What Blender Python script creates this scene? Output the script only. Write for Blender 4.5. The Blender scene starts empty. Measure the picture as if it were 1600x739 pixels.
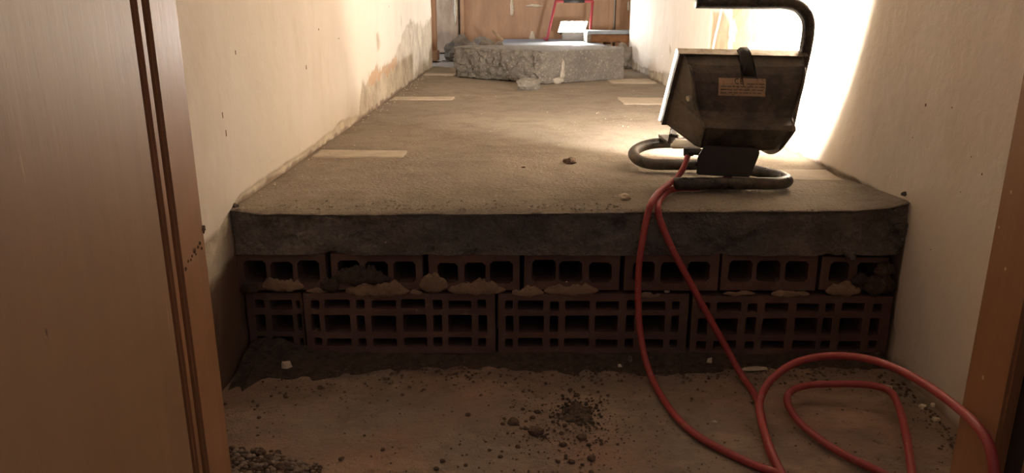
import bpy, bmesh, math, random
import numpy as np
from mathutils import Vector, Matrix, noise as mnoise
random.seed(7)
S = bpy.context.scene
C = S.collection
# ------------------------------------------------------------------ camera
CAMH = 0.558
PITCH = math.radians(16.5)
YAW = math.radians(0.19)
cd = bpy.data.cameras.new('camera'); cam = bpy.data.objects.new('camera', cd); C.objects.link(cam)
cd.lens = 27.0; cd.sensor_width = 36.0; cd.sensor_fit = 'HORIZONTAL'; cd.clip_start = 0.01
cam.location = (0, 0, CAMH); cam.rotation_euler = (math.pi/2 - PITCH, 0, YAW)
S.camera = cam
# ------------------------------------------------------------------ world, exposure
w = bpy.data.worlds.new('world'); S.world = w; w.use_nodes = True
bg = w.node_tree.nodes['Background']; bg.inputs[0].default_value = (0.62, 0.54, 0.54, 1); bg.inputs[1].default_value = 0.25
S.view_settings.view_transform = 'Standard'; S.view_settings.look = 'None'
S.view_settings.gamma = 1.0; S.view_settings.exposure = 0.5
S.view_settings.use_curve_mapping = False
LAMP_NEAR = 48.0      # halogen, watts of its area light
LAMP_FAR = 12.0        # far panel lamp
DAY = 17.0
def area(name, loc, direction, sx, sy, power, col, spread=math.pi):
    l = bpy.data.lights.new(name, 'AREA'); l.shape = 'RECTANGLE'; l.size = sx; l.size_y = sy
    l.energy = power; l.color = col; l.spread = spread
    o = bpy.data.objects.new(name, l); C.objects.link(o); o.location = loc
    o.rotation_euler = Vector(direction).to_track_quat('-Z', 'Y').to_euler()
    return o
# daylight coming through the opening at the far left end of the corridor
area('daylight_window', (-1.35, 5.2, 1.35), (1.0, -0.55, -0.45), 0.7, 1.1, DAY, (0.62, 0.78, 1.0))

# ------------------------------------------------------------------ measured directions
fwd = Vector((-math.sin(YAW)*math.cos(PITCH), math.cos(YAW)*math.cos(PITCH), -math.sin(PITCH)))
rgt = Vector((math.cos(YAW), math.sin(YAW), 0)); upv = rgt.cross(fwd)
O = Vector((0, 0, CAMH))
def ray(px, py): return fwd + rgt*((px-800)/1200.0) + upv*((369.5-py)/1200.0)
def pY(px, py, D):
    r = ray(px, py); return O + r*(D/r.y)
def pX(px, py, X):
    r = ray(px, py); return O + r*(X/r.x)
def pZ(px, py, Z):
    r = ray(px, py); return O + r*((Z-CAMH)/r.z)
# ------------------------------------------------------------------ helpers
XL, XR = -0.44, 0.613     # corridor walls
ZT = 0.256                # top of the raised floor
DF = 1.159                # front of the step
DE = 4.22                 # end of corridor walls
DB = 5.75                 # back wall
def tag(o, label=None, cat=None, group=None, kind=None):
    if label: o['label'] = label
    if cat: o['category'] = cat
    if group: o['group'] = group
    if kind: o['kind'] = kind
    return o
def empty(name, loc, label=None, cat=None, group=None):
    o = bpy.data.objects.new(name, None); C.objects.link(o); o.location = loc; o.empty_display_size = .05
    return tag(o, label, cat, group)
def origin_of(o):
    v = Vector((0, 0, 0))
    while o is not None: v += o.location; o = o.parent
    return v
def obj(name, bm, m, parent=None, smooth=False, loc=None, label=None):
    """bm is in world coordinates; origin moved to loc (or the bounding box base)"""
    me = bpy.data.meshes.new(name)
    if loc is None:
        xs = [v.co for v in bm.verts]
        loc = Vector(((min(v.x for v in xs)+max(v.x for v in xs))/2, (min(v.y for v in xs)+max(v.y for v in xs))/2, min(v.z for v in xs)))
    loc = Vector(loc)
    bmesh.ops.translate(bm, verts=bm.verts, vec=-loc)
    bmesh.ops.recalc_face_normals(bm, faces=bm.faces)
    if smooth:
        for f in bm.faces: f.smooth = True
    bm.to_mesh(me); bm.free()
    for mm in (m if isinstance(m, (list, tuple)) else [m]): me.materials.append(mm)
    o = bpy.data.objects.new(name, me); C.objects.link(o)
    if parent is not None:
        o.parent = parent; o.location = loc - origin_of(parent)
    else: o.location = loc
    if label: o['label'] = label
    return o
def box(bm, x0, x1, y0, y1, z0, z1, bevel=0):
    r = bmesh.ops.create_cube(bm, size=1)
    for v in r['verts']:
        v.co = Vector(((x0+x1)/2+v.co.x*(x1-x0), (y0+y1)/2+v.co.y*(y1-y0), (z0+z1)/2+v.co.z*(z1-z0)))
    if bevel:
        es = list({e for v in r['verts'] for e in v.link_edges})
        bmesh.ops.bevel(bm, geom=es, offset=bevel, segments=2, affect='EDGES')
def nbox(*a, bevel=0):
    bm = bmesh.new(); box(bm, *a, bevel=bevel); return bm
def smoothpath(pts, n=8):
    P = [Vector(p) for p in pts]; P = [P[0]*2-P[1]]+P+[P[-1]*2-P[-2]]
    out = []
    for i in range(1, len(P)-2):
        a, b, c, d = P[i-1], P[i], P[i+1], P[i+2]
        for k in range(n):
            t = k/n
            out.append(.5*((2*b)+(c-a)*t+(2*a-5*b+4*c-d)*t*t+(3*b-a-3*c+d)*t**3))
    out.append(P[-2]); return out
def tube(bm, pts, r, seg=12, caps=True):
    pts = [Vector(p) for p in pts]; n = len(pts)
    tang = [((pts[min(i+1, n-1)]-pts[max(i-1, 0)]).normalized()) for i in range(n)]
    nrm = tang[0].orthogonal().normalized(); rings = []
    for i in range(n):
        t = tang[i]; nrm = (nrm - t*nrm.dot(t)).normalized(); b = t.cross(nrm)
        rr = r[i] if isinstance(r, (list, tuple)) else r
        rings.append([bm.verts.new(pts[i]+(nrm*math.cos(2*math.pi*k/seg)+b*math.sin(2*math.pi*k/seg))*rr) for k in range(seg)])
    for i in range(n-1):
        for k in range(seg):
            bm.faces.new((rings[i][k], rings[i][(k+1) % seg], rings[i+1][(k+1) % seg], rings[i+1][k]))
    if caps: bm.faces.new(rings[0][::-1]); bm.faces.new(rings[-1])
def prism(bm, poly, z0, z1):
    a = [bm.verts.new((p[0], p[1], z0)) for p in poly]; b = [bm.verts.new((p[0], p[1], z1)) for p in poly]
    n = len(poly); bm.faces.new(a[::-1]); bm.faces.new(b)
    for i in range(n): bm.faces.new((a[i], a[(i+1) % n], b[(i+1) % n], b[i]))
def hull(bm, pts):
    vs = [bm.verts.new(p) for p in pts]; r = bmesh.ops.convex_hull(bm, input=vs)
    bmesh.ops.delete(bm, geom=[g for g in r['geom_interior'] if isinstance(g, bmesh.types.BMVert)], context='VERTS')
# value noise in numpy
_rng = np.random.RandomState(3); _T = _rng.rand(256, 256)
def vn(x, y):
    xi = np.floor(x).astype(int); yi = np.floor(y).astype(int); fx = x-xi; fy = y-yi
    fx = fx*fx*(3-2*fx); fy = fy*fy*(3-2*fy)
    a = _T[xi % 256, yi % 256]; b = _T[(xi+1) % 256, yi % 256]; c = _T[xi % 256, (yi+1) % 256]; d = _T[(xi+1) % 256, (yi+1) % 256]
    return (a*(1-fx)+b*fx)*(1-fy)+(c*(1-fx)+d*fx)*fy
def fbm(x, y, o=4, s=0):
    r = 0; A = .5
    for i in range(o):
        r = r + A*(vn(x*2**i+17.3*i+s, y*2**i+5.1*i+s*1.7)-.5); A *= .5
    return r*2   # about -1..1
def gridmesh(name, V, nu, nv, m, attrs=None, smooth=True, parent=None):
    """V (nu*nv,3) row-major by u"""
    me = bpy.data.meshes.new(name)
    i = np.arange(nu-1)[:, None]; j = np.arange(nv-1)[None, :]
    a = (i*nv+j).ravel(); F = np.stack([a, a+nv, a+nv+1, a+1], 1)
    me.from_pydata(V.tolist(), [], F.tolist())
    for k, val in (attrs or {}).items():
        at = me.attributes.new(k, 'FLOAT', 'POINT'); at.data.foreach_set('value', np.asarray(val, dtype=np.float32).ravel())
    if smooth: me.polygons.foreach_set('use_smooth', [True]*len(me.polygons))
    me.materials.append(m)
    o = bpy.data.objects.new(name, me); C.objects.link(o)
    if parent: o.parent = parent
    return o
# ------------------------------------------------------------------ materials
def lin(c):
    return tuple(((v/255)/12.92 if v/255 <= .04045 else ((v/255+.055)/1.055)**2.4) for v in c)+(1,)
class M:
    def __init__(s, name, rough=.8, metal=0, coat=0, spec=.5):
        s.m = bpy.data.materials.new(name); s.m.use_nodes = True; s.t = s.m.node_tree
        s.b = s.t.nodes['Principled BSDF']; s.b.inputs['Roughness'].default_value = rough
        s.b.inputs['Metallic'].default_value = metal; s.b.inputs['Coat Weight'].default_value = coat
        s.b.inputs['Specular IOR Level'].default_value = spec
        s.tc = s.t.nodes.new('ShaderNodeTexCoord'); s.geo = s.t.nodes.new('ShaderNodeNewGeometry')
        s.h = None
    def N(s, t): return s.t.nodes.new(t)
    def L(s, a, b): s.t.links.new(a, b)
    def noise(s, scale, detail=5, rough=.6, stretch=(1, 1, 1), off=(0, 0, 0), world=True):
        mp = s.N('ShaderNodeMapping'); mp.inputs['Scale'].default_value = stretch; mp.inputs['Location'].default_value = off
        s.L(s.geo.outputs['Position'] if world else s.tc.outputs['Object'], mp.inputs[0])
        n = s.N('ShaderNodeTexNoise'); n.inputs['Scale'].default_value = scale; n.inputs['Detail'].default_value = detail
        n.inputs['Roughness'].default_value = rough; s.L(mp.outputs[0], n.inputs[0]); return n.outputs[0]
    def voro(s, scale, feature='F1', stretch=(1, 1, 1)):
        mp = s.N('ShaderNodeMapping'); mp.inputs['Scale'].default_value = stretch; s.L(s.geo.outputs['Position'], mp.inputs[0])
        n = s.N('ShaderNodeTexVoronoi'); n.inputs['Scale'].default_value = scale; n.feature = feature
        s.L(mp.outputs[0], n.inputs[0]); return n.outputs['Distance']
    def ramp(s, src, stops):
        r = s.N('ShaderNodeValToRGB'); e = r.color_ramp.elements
        while len(e) < len(stops): e.new(.5)
        for el, (p, c) in zip(e, stops):
            el.position = p; el.color = c if isinstance(c, tuple) else (c, c, c, 1)
        s.L(src, r.inputs[0]); return r.outputs[0]
    def mix(s, f, a, b, mode='MIX'):
        n = s.N('ShaderNodeMix'); n.data_type = 'RGBA'; n.blend_type = mode
        for sock, v in ((n.inputs[0], f), (n.inputs[6], a), (n.inputs[7], b)):
            if isinstance(v, (float, int, tuple)): sock.default_value = v
            else: s.L(v, sock)
        return n.outputs[2]
    def math(s, op, a, b=0.0):
        n = s.N('ShaderNodeMath'); n.operation = op
        for sock, v in ((n.inputs[0], a), (n.inputs[1], b)):
            if isinstance(v, (float, int)): sock.default_value = v
            else: s.L(v, sock)
        return n.outputs[0]
    def attr(s, name):
        n = s.N('ShaderNodeAttribute'); n.attribute_name = name; return n.outputs['Fac']
    def col(s, c):
        if isinstance(c, tuple): s.b.inputs['Base Color'].default_value = c
        else: s.L(c, s.b.inputs['Base Color'])
        return s
    def rgh(s, c): s.L(c, s.b.inputs['Roughness']); return s
    def bump(s, hgt, dist=.002, strength=1):
        n = s.N('ShaderNodeBump'); n.inputs['Distance'].default_value = dist; n.inputs['Strength'].default_value = strength
        s.L(hgt, n.inputs['Height'])
        if s.h is not None: s.L(s.h, n.inputs['Normal'])
        s.h = n.outputs[0]; s.L(s.h, s.b.inputs['Normal']); return s

def plaster_mat():
    m = M('painted_plaster', .82)
    big = m.noise(3, 4); fine = m.noise(60, 4)
    paint = m.mix(m.ramp(big, [(.3, 0.), (.7, 1.)]), lin((222, 210, 194)), lin((230, 220, 206)))
    spots = m.ramp(m.noise(34, 2, stretch=(1, 1, .55)), [(.215, 1.), (.235, 0.)])
    paint = m.mix(spots, paint, lin((120, 98, 76)))
    run = m.ramp(m.noise(5, 5, .7, stretch=(1, 1, .35), off=(3, 1, 0)), [(.50, 0.), (.62, .35)])
    paint = m.mix(run, paint, lin((208, 192, 170)))
    old = m.mix(m.ramp(m.noise(9, 6, .7), [(.35, 0.), (.6, 1.)]), lin((160, 144, 124)), lin((206, 194, 172)))
    old = m.mix(m.attr('clay'), old, lin((190, 156, 122)))
    c = m.mix(m.attr('bare'), paint, old)
    c = m.mix(m.attr('dirt'), c, lin((108, 84, 68)))
    m.col(c); m.bump(m.noise(18, 5), .004, .5); m.bump(fine, .0012, .5); return m.m
def screed_mat(name, a, b, c3, fine=330, dist=.004):
    m = M(name, .95, spec=.2)
    big = m.noise(2.2, 5, .65); mid = m.noise(14, 6, .7); f = m.noise(fine, 3, .7)
    c = m.mix(m.ramp(big, [(.35, 0.), (.65, 1.)]), lin(a), lin(b))
    c = m.mix(m.ramp(mid, [(.45, 0.), (.72, .7)]), c, lin(c3))
    c = m.mix(m.ramp(f, [(.35, .35), (.62, 0.)]), c, lin(tuple(v*.62 for v in a)))
    m.col(c); m.bump(mid, .008, .6); m.bump(f, dist, .8); m.bump(m.voro(120), .003, .5)
    return m.m
MAT = {}
MAT['wall'] = plaster_mat()
MAT['screed'] = screed_mat('rough_screed', (148, 136, 121), (166, 152, 134), (122, 110, 96), 300, .006)
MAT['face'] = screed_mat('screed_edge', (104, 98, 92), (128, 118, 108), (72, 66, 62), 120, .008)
def lower_floor():
    m = M('dusty_concrete', .9, spec=.25)
    big = m.noise(3.2, 6, .6); mid = m.noise(13, 7, .7, stretch=(1, 1.3, 1)); f = m.noise(260, 3)
    c = m.mix(m.ramp(big, [(.38, 0.), (.62, 1.)]), lin((140, 128, 112)), lin((158, 128, 108)))
    c = m.mix(m.ramp(mid, [(.42, 0.), (.66, .75)]), c, lin((118, 104, 92)))
    pale = m.ramp(m.noise(5, 6, .7, stretch=(1, 1.8, 1), off=(4, 2, 0)), [(.52, 0.), (.66, .8)])
    c = m.mix(pale, c, lin((176, 150, 126)))
    c = m.mix(m.ramp(m.noise(75, 5, .8), [(.58, 0.), (.68, .75)]), c, lin((74, 60, 50)))
    red = m.ramp(m.noise(4, 5, .7, off=(9, 3, 0)), [(.54, 0.), (.70, .45)]); c = m.mix(red, c, lin((160, 120, 98)))
    m.col(c); m.bump(mid, .010, .8); m.bump(f, .003, .8); return m.m
MAT['lower'] = lower_floor()
def brick_mat(name, a, b, dust):
    m = M(name, .9, spec=.2)
    c = m.mix(m.ramp(m.noise(16, 5), [(.35, 0.), (.65, 1.)]), lin(a), lin(b))
    c = m.mix(m.ramp(m.noise(30, 6, .75, off=(2, 0, 0)), [(.48, 0.), (.7, .8)]), c, lin(dust))
    m.col(c); m.bump(m.noise(90, 5), .002, .7); return m.m
MAT['brick'] = brick_mat('fired_clay', (94, 70, 63), (106, 79, 71), (108, 92, 82))
MAT['brick_dirty'] = brick_mat('dirty_clay', (92, 72, 64), (108, 82, 72), (84, 74, 66))
def earth(name, a, b, sc=60, dist=.004):
    m = M(name, .95, spec=.15)
    m.col(m.mix(m.ramp(m.noise(sc, 5, .7), [(.35, 0.), (.65, 1.)]), lin(a), lin(b)))
    m.bump(m.noise(sc*3, 4, .7), dist, .8); return m.m
MAT['mortar'] = earth('old_mortar', (128, 108, 88), (152, 126, 102), 40)
MAT['soil'] = earth('dark_soil', (66, 57, 50), (92, 79, 68), 80)
MAT['clod'] = earth('dirt_clod', (88, 74, 62), (116, 96, 80), 150, .002)
MAT['pale'] = earth('plaster_chip', (196, 178, 152), (222, 208, 184), 120, .001)
MAT['pebble'] = earth('grey_pebble', (112, 98, 86), (150, 132, 116), 40, .001)
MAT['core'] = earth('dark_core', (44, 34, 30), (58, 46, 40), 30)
MAT['strip'] = earth('pale_screed_strip', (172, 160, 144), (190, 176, 158), 22, .001)
MAT['rubble_pale'] = earth('dried_smear', (150, 142, 130), (170, 160, 146), 60, .001)
MAT['rubble'] = earth('grey_rubble', (104, 96, 88), (132, 122, 110), 30, .006)
def conc():
    m = M('broken_concrete', .92, spec=.25)
    c = m.mix(m.ramp(m.noise(9, 6, .7), [(.35, 0.), (.68, 1.)]), lin((130, 123, 115)), lin((156, 147, 135)))
    c = m.mix(m.ramp(m.voro(60), [(.12, .7), (.3, 0.)]), c, lin((182, 172, 156)))
    m.col(c); m.bump(m.noise(60, 6, .8), .02, .9); m.bump(m.voro(90), .006, .7); return m.m
MAT['conc'] = conc()
def wood(name, a, b, rough=.45, coat=.15, st=(14, 14, .6), scr=False):
    m = M(name, rough, coat=coat); m.b.inputs['Coat Roughness'].default_value = .35
    g = m.noise(3.2, 7, .65, stretch=st); k = m.noise(1.4, 4)
    c = m.mix(m.ramp(g, [(.3, 0.), (.7, 1.)]), lin(a), lin(b))
    c = m.mix(m.ramp(k, [(.4, 0.), (.75, .35)]), c, lin(tuple(v*.8 for v in a)))
    if scr:
        s1 = m.ramp(m.noise(5, 3, .5, stretch=(30, 30, .9), off=(5, 0, 2)), [(.72, 0.), (.745, .55)])
        c = m.mix(s1, c, lin((214, 178, 138)))
        s2 = m.ramp(m.noise(60, 2, .5, stretch=(1, 1, .5)), [(.20, 1.), (.22, 0.)])
        c = m.mix(s2, c, lin((92, 62, 42)))
    m.col(c); m.bump(g, .0006, .4); m.bump(m.noise(240, 2, stretch=(1, 1, .15)), .0003, .5); return m.m
MAT['leaf'] = wood('veneer_door', (150, 116, 86), (160, 125, 94), .42, .2, scr=True)
MAT['jamb'] = wood('varnished_jamb', (152, 108, 76), (168, 122, 86), .38, .25)
MAT['rebate_shade'] = wood('shaded_rebate', (34, 24, 20), (46, 32, 26), .7, 0)  # shade inside the recessed rebates, put into a near-black wood colour
MAT['ply'] = wood('stained_board', (158, 116, 82), (186, 142, 104), .55, .1, st=(5, 5, 1.2))
MAT['plypale'] = wood('pale_stained_board', (150, 122, 98), (196, 174, 150), .6, 0, st=(6, 6, 1.5))
MAT['rust'] = earth('rusty_board', (100, 70, 50), (130, 92, 64), 12)
def board():
    m = M('grey_board', .6)
    m.col(m.mix(m.ramp(m.noise(9, 5), [(.3, 0.), (.7, 1.)]), lin((108, 114, 122)), lin((136, 142, 150))))
    m.bump(m.noise(60, 4), .002, .4); return m.m
MAT['board'] = board()
def black(name, a, b, rough):
    m = M(name, rough, spec=.5)
    d = m.noise(26, 7, .75)
    m.col(m.mix(m.ramp(d, [(.42, 0.), (.72, .8)]), lin(a), lin(b)))
    m.rgh(m.ramp(d, [(.4, rough-.12), (.7, min(1, rough+.3))]))
    m.bump(m.noise(150, 4), .0005, .5); return m.m
MAT['housing'] = black('dusty_black_aluminium', (58, 52, 46), (128, 112, 94), .5)
MAT['plastic'] = black('black_plastic', (26, 24, 23), (54, 47, 41), .55)
MAT['tube'] = black('black_painted_tube', (30, 27, 25), (120, 104, 86), .38)
def metal():
    m = M('bare_metal', .35, metal=.8); m.col(m.mix(m.ramp(m.noise(60, 4), [(.4, 0.), (.7, 1.)]), lin((176, 168, 154)), lin((120, 108, 94)))); return m.m
MAT['metal'] = metal()
def simple(name, c, rough=.6, metal=0, dust=None):
    m = M(name, rough, metal)
    if dust: m.col(m.mix(m.ramp(m.noise(70, 6, .8), [(.56, 0.), (.66, .8)]), lin(c), lin(dust)))
    else: m.col(m.mix(m.noise(40, 3), lin(c), lin(tuple(v*.9 for v in c))))
    return m.m
MAT['cable'] = simple('red_cable_rubber', (154, 60, 58), .5, dust=(170, 106, 96))
MAT['redpaint'] = simple('red_painted_tube', (150, 44, 52), .5)
MAT['greymetal'] = simple('grey_cast_metal', (128, 122, 118), .5, .3)
MAT['label'] = simple('yellowed_label', (176, 148, 118), .6, dust=(96, 78, 62))
MAT['ink'] = simple('label_ink', (52, 42, 36), .7)
MAT['silver'] = simple('reflector', (205, 200, 190), .25, .9)
MAT['white'] = simple('white_painted_bracket', (206, 196, 172), .5, dust=(120, 100, 80))
def glow(name, c, s):
    m = M(name); m.b.inputs['Emission Color'].default_value = c; m.b.inputs['Emission Strength'].default_value = s; m.col(c); return m.m
MAT['halogen'] = glow('lit_halogen_glass', (1, .90, .76, 1), 5)
MAT['led'] = glow('lit_panel', (1, .93, .82, 1), 30)

MAT['rust2'] = earth('rust_spot', (120, 84, 60), (140, 98, 70), 90)
# ------------------------------------------------------------------ corridor walls
def interp(D, pts):
    pts = sorted(pts); return np.interp(D, [p[0] for p in pts], [p[1] for p in pts])
def corridor_wall(name, X, sgn, bound, claypoly, y0, y1):
    ys = np.arange(y0, y1+.001, .012); zs = np.concatenate([np.arange(-.02, ZT-.012, .011), np.arange(ZT-.011, ZT+.045, .0028), np.arange(ZT+.047, .72, .011), np.linspace(.74, 2.45, 18)])
    D, Z = np.meshgrid(ys, zs, indexing='ij')
    zb = interp(D, bound) + fbm(D*16, Z*5, 4, 3)*.035*np.clip((interp(D, bound)-ZT)/.08, .15, 1)
    soft = .006
    bare = np.clip((zb-Z)/soft+.5, 0, 1)
    # flaked islands just above
    isl = (fbm(D*9+4, Z*9, 4, 11) > .36) & (Z < zb+.10) & (D > 2.1) & (zb > ZT+.05)
    bare = np.maximum(bare, isl.astype(float))
    # under the step
    low = np.clip((.178+fbm(D*14, Z*14, 3, 8)*.03-Z)/.01, 0, 1)*(D < 1.2) if sgn < 0 else np.zeros_like(D)
    dirt = np.clip((ZT+.009+fbm(D*25, Z*4, 3, 5)*.014-Z)/.006, 0, 1)*(D > DF)*.75
    dirt = np.maximum(dirt, np.clip((.02+fbm(D*25, Z*4, 3, 9)*.02-Z)/.02, 0, 1)*.8)
    dirt = np.maximum(dirt, low)
    bare = np.maximum(bare, low)
    clay = np.zeros_like(D)
    if claypoly:
        (d0, z0), (d1, z1), t = claypoly
        s = (D-d0)/(d1-d0); line = z0+(z1-z0)*s
        clay = ((s > 0) & (s < 1) & (np.abs(Z-line-fbm(D*20, Z*20, 3, 2)*.02) < t)).astype(float)
        bare = np.maximum(bare, clay)
    if sgn > 0:
        q = ((D > 1.9) & (D < 2.5) & (Z > .33+.10*fbm(D*7, D*0, 3, 4)+(D-2.2)*.12)).astype(float)*(fbm(D*5, Z*7, 4, 21) > -.12)
        bare = np.maximum(bare, q); clay = np.maximum(clay, q*.6)
    depth = fbm(D*1.7, Z*1.7, 3, 1)*.006 + fbm(D*9, Z*9, 3, 2)*.0018 - bare*(.0035+.003*fbm(D*40, Z*40, 3, 6)) 
    X_ = X - sgn*depth      # sgn: -1 left wall (room is at +x)
    V = np.stack([X_, D, Z], -1).reshape(-1, 3)
    o = gridmesh(name, V, len(ys), len(zs), MAT['wall'], {'bare': bare, 'dirt': dirt, 'clay': clay})
    return tag(o, kind='structure')
def dz(px, py, X): v = pX(px, py, X); return (v.y, v.z)
bl = [(0.6, ZT-.02), (1.1, ZT-.02), (1.2, ZT+.013), (1.75, ZT+.017)] + [dz(*p, XL) for p in ((525, 195), (545, 183), (560, 180))] + [dz(*p, XL) for p in ((566, 133), (575, 117), (616, 92), (632, 55), (642, 28), (656, 40), (664, 42), (672, 30))]
c0 = dz(577, 124, XL); c1 = dz(622, 97, XL)
corridor_wall('wall_left', XL, -1, bl, (c0, c1, .016), .76, DE)
br = [(0.6, -.02), (1.15, -.02), (1.17, ZT+.004), (1.2, ZT+.006), (1.9, ZT+.006), (2.1, ZT+.02), (2.6, ZT+.03), (3.2, ZT+.05), (3.6, ZT+.03), (4.3, ZT+.05)]
corridor_wall('wall_right', XR, 1, br, None, .76, DE)
for (px, py, h_, w_) in ((348, 180, .008, .0012), (354, 208, .009, .0012), (497, 46, .004, .002), (528, 60, .003, .002), (370, 82, .006, .0012), (478, 105, .008, .0015)):
    p = pX(px, py, XL+.0005); bm = bmesh.new(); xs_ = XL+fbm(p.y*1.7, p.z*1.7, 3, 1)*.006+fbm(p.y*9, p.z*9, 3, 2)*.0018; box(bm, xs_-.004, xs_+.0007, p.y-w_*.6, p.y+w_*.6, p.z-h_*.55, p.z+h_*.55, bevel=.0002); obj('wall_nick', bm, MAT['rust2'], bpy.data.objects['wall_left'])
for (px, py, h_, w_) in ((1446, 164, .004, .0022), (1533, 272, .0025, .0015), (1487, 168, .002, .0012), (1516, 245, .0015, .001), (1452, 390, .0015, .001), (1499, 300, .0012, .001), (1425, 215, .0015, .001)):
    p = pX(px, py, XR-.0005); bm = bmesh.new(); xs_ = XR-fbm(p.y*1.7, p.z*1.7, 3, 1)*.006-fbm(p.y*9, p.z*9, 3, 2)*.0018; box(bm, xs_-.0007, xs_+.004, p.y-w_*.6, p.y+w_*.6, p.z-h_*.55, p.z+h_*.55, bevel=.0002); obj('wall_nick', bm, MAT['rust2'], bpy.data.objects['wall_right'])
# wall thickness returns at the corridor end, far room
tag(obj('wall_end_left', nbox(-1.5, XL-.012, DE-.005, DE+.1, 0, 2.45), MAT['wall']), kind='structure')
tag(obj('wall_end_right', nbox(XR+.012, 1.6, DE-.005, DE+.1, 0, 2.45), MAT['wall']), kind='structure')
tag(obj('wall_back', nbox(-1.7, 1.7, DB, DB+.1, 0, 2.45), MAT['wall']), kind='structure')
tag(obj('wall_far_right', nbox(1.5, 1.6, DE+.1, DB, 0, 2.45), MAT['wall']), kind='structure')
tag(obj('ceiling', nbox(-1.7, 1.7, .65, DB+.1, 2.45, 2.55), MAT['wall']), kind='structure')

# ------------------------------------------------------------------ raised floor: top surface folded over the front face
def floor_h(x, y):
    return ZT + .0035*fbm(x*4, y*4, 4, 7) + .0018*fbm(x*28, y*28, 3, 6)
def raised_floor():
    xs = np.linspace(XL-.004, XR+.004, 190)
    # profile coordinate: front face (from bottom up) then top surface
    nf = 16
    zf = np.linspace(.183, ZT-.004, nf)
    d = [DF]
    while d[-1] < DB: d.append(d[-1] + max(.0055, .0055*(d[-1]-.4)*1.3))
    d = np.array(d); nt = len(d)
    V = np.zeros((len(xs), nf+nt, 3))
    x = xs[:, None]
    rise = interp(xs, [(-.44, 0.004), (-.40, -.003), (-.2, -.003), (0, 0), (.3, .002), (.5, .003), (.58, .007), (.613, .016)])[:, None]
    V[:, :nf, 0] = x; V[:, :nf, 2] = zf[None, :]+rise*(zf[None, :]-.183)/.07
    pit = fbm(x*30, zf[None, :]*40, 4, 4)
    V[:, :nf, 1] = DF + .004*fbm(x*7, zf[None, :]*7, 3, 2) + .008*pit + np.clip(pit-.25, 0, 1)*.03 + .003
    V[:, nf:, 0] = x; V[:, nf:, 1] = d[None, :] 
    V[:, nf, 1] += (.005*fbm(xs*40, xs*0, 3, 9))
    fade = np.clip((d-DF)/.25, 0, 1)[None, :]
    V[:, nf:, 2] = rise*(1-fade) + floor_h(x, d[None, :]) - .003*(np.clip(1-(d-DF)/.012, 0, 1)[None, :])
    o = gridmesh('floor_raised', V.reshape(-1, 3), len(xs), nf+nt, MAT['screed'])
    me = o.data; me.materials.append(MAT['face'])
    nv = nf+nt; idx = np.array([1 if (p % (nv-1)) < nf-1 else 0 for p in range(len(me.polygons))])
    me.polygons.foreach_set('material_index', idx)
    tag(o, kind='structure'); return o
rf = raised_floor()
tag(obj('floor_far', nbox(-1.7, 1.7, DE+.02, DB, ZT-.08, ZT-.008), MAT['screed']), kind='structure')
# pale strips cast flush into the raised floor
def strip(x0, x1, d0, d1):
    nx, ny = 40, 16; X, Y = np.meshgrid(np.linspace(x0, x1, nx), np.linspace(d0, d1, ny), indexing='ij')
    X = X+.004*fbm(Y*40, X*3, 3, 1)*((X > x0+.001) & (X < x1-.001) | True); Y = Y+.003*fbm(X*30, Y*3, 3, 4)
    Z = ZT + .0035*fbm(X*4, Y*4, 4, 7) + .0019
    Z[[0, -1], :] -= .006; Z[:, [0, -1]] -= .006
    gridmesh('screed_strip', np.stack([X, Y, Z], -1).reshape(-1, 3), nx, ny, MAT['strip'], parent=rf)
def sp(px, py): return pZ(px, py, ZT+.004)
for (a, b) in (((492, 243), (640, 232)), ((620, 154.5), (713, 149)), ((680, 117), (713, 113.5)), ((1182, 280), (1340, 263)), ((975, 162), (1060, 150)), ((955, 129), (1022, 122))):
    A = sp(*a); B = sp(*b); xm = (804-a[0])*(804-b[0])
    x0 = XL+.004 if a[0] < 700 else A.x; x1 = B.x if a[0] < 700 else XR-.004
    strip(x0, x1, A.y, B.y)

# ------------------------------------------------------------------ lower floor
def lower():
    xs = np.linspace(-.55, .75, 240); ys = np.linspace(.55, 1.30, 150)
    X, Y = np.meshgrid(xs, ys, indexing='ij')
    Z = .003*fbm(X*6, Y*6, 4, 1)+.0012*fbm(X*35, Y*35, 3, 2)
    return tag(gridmesh('floor', np.stack([X, Y, Z], -1).reshape(-1, 3), 240, 150, MAT['lower']), kind='structure')
fl = lower()
tag(obj('floor_near', nbox(-1.6, 1.6, -1.6, .553, -.05, 0), MAT['lower']), kind='structure')

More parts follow.
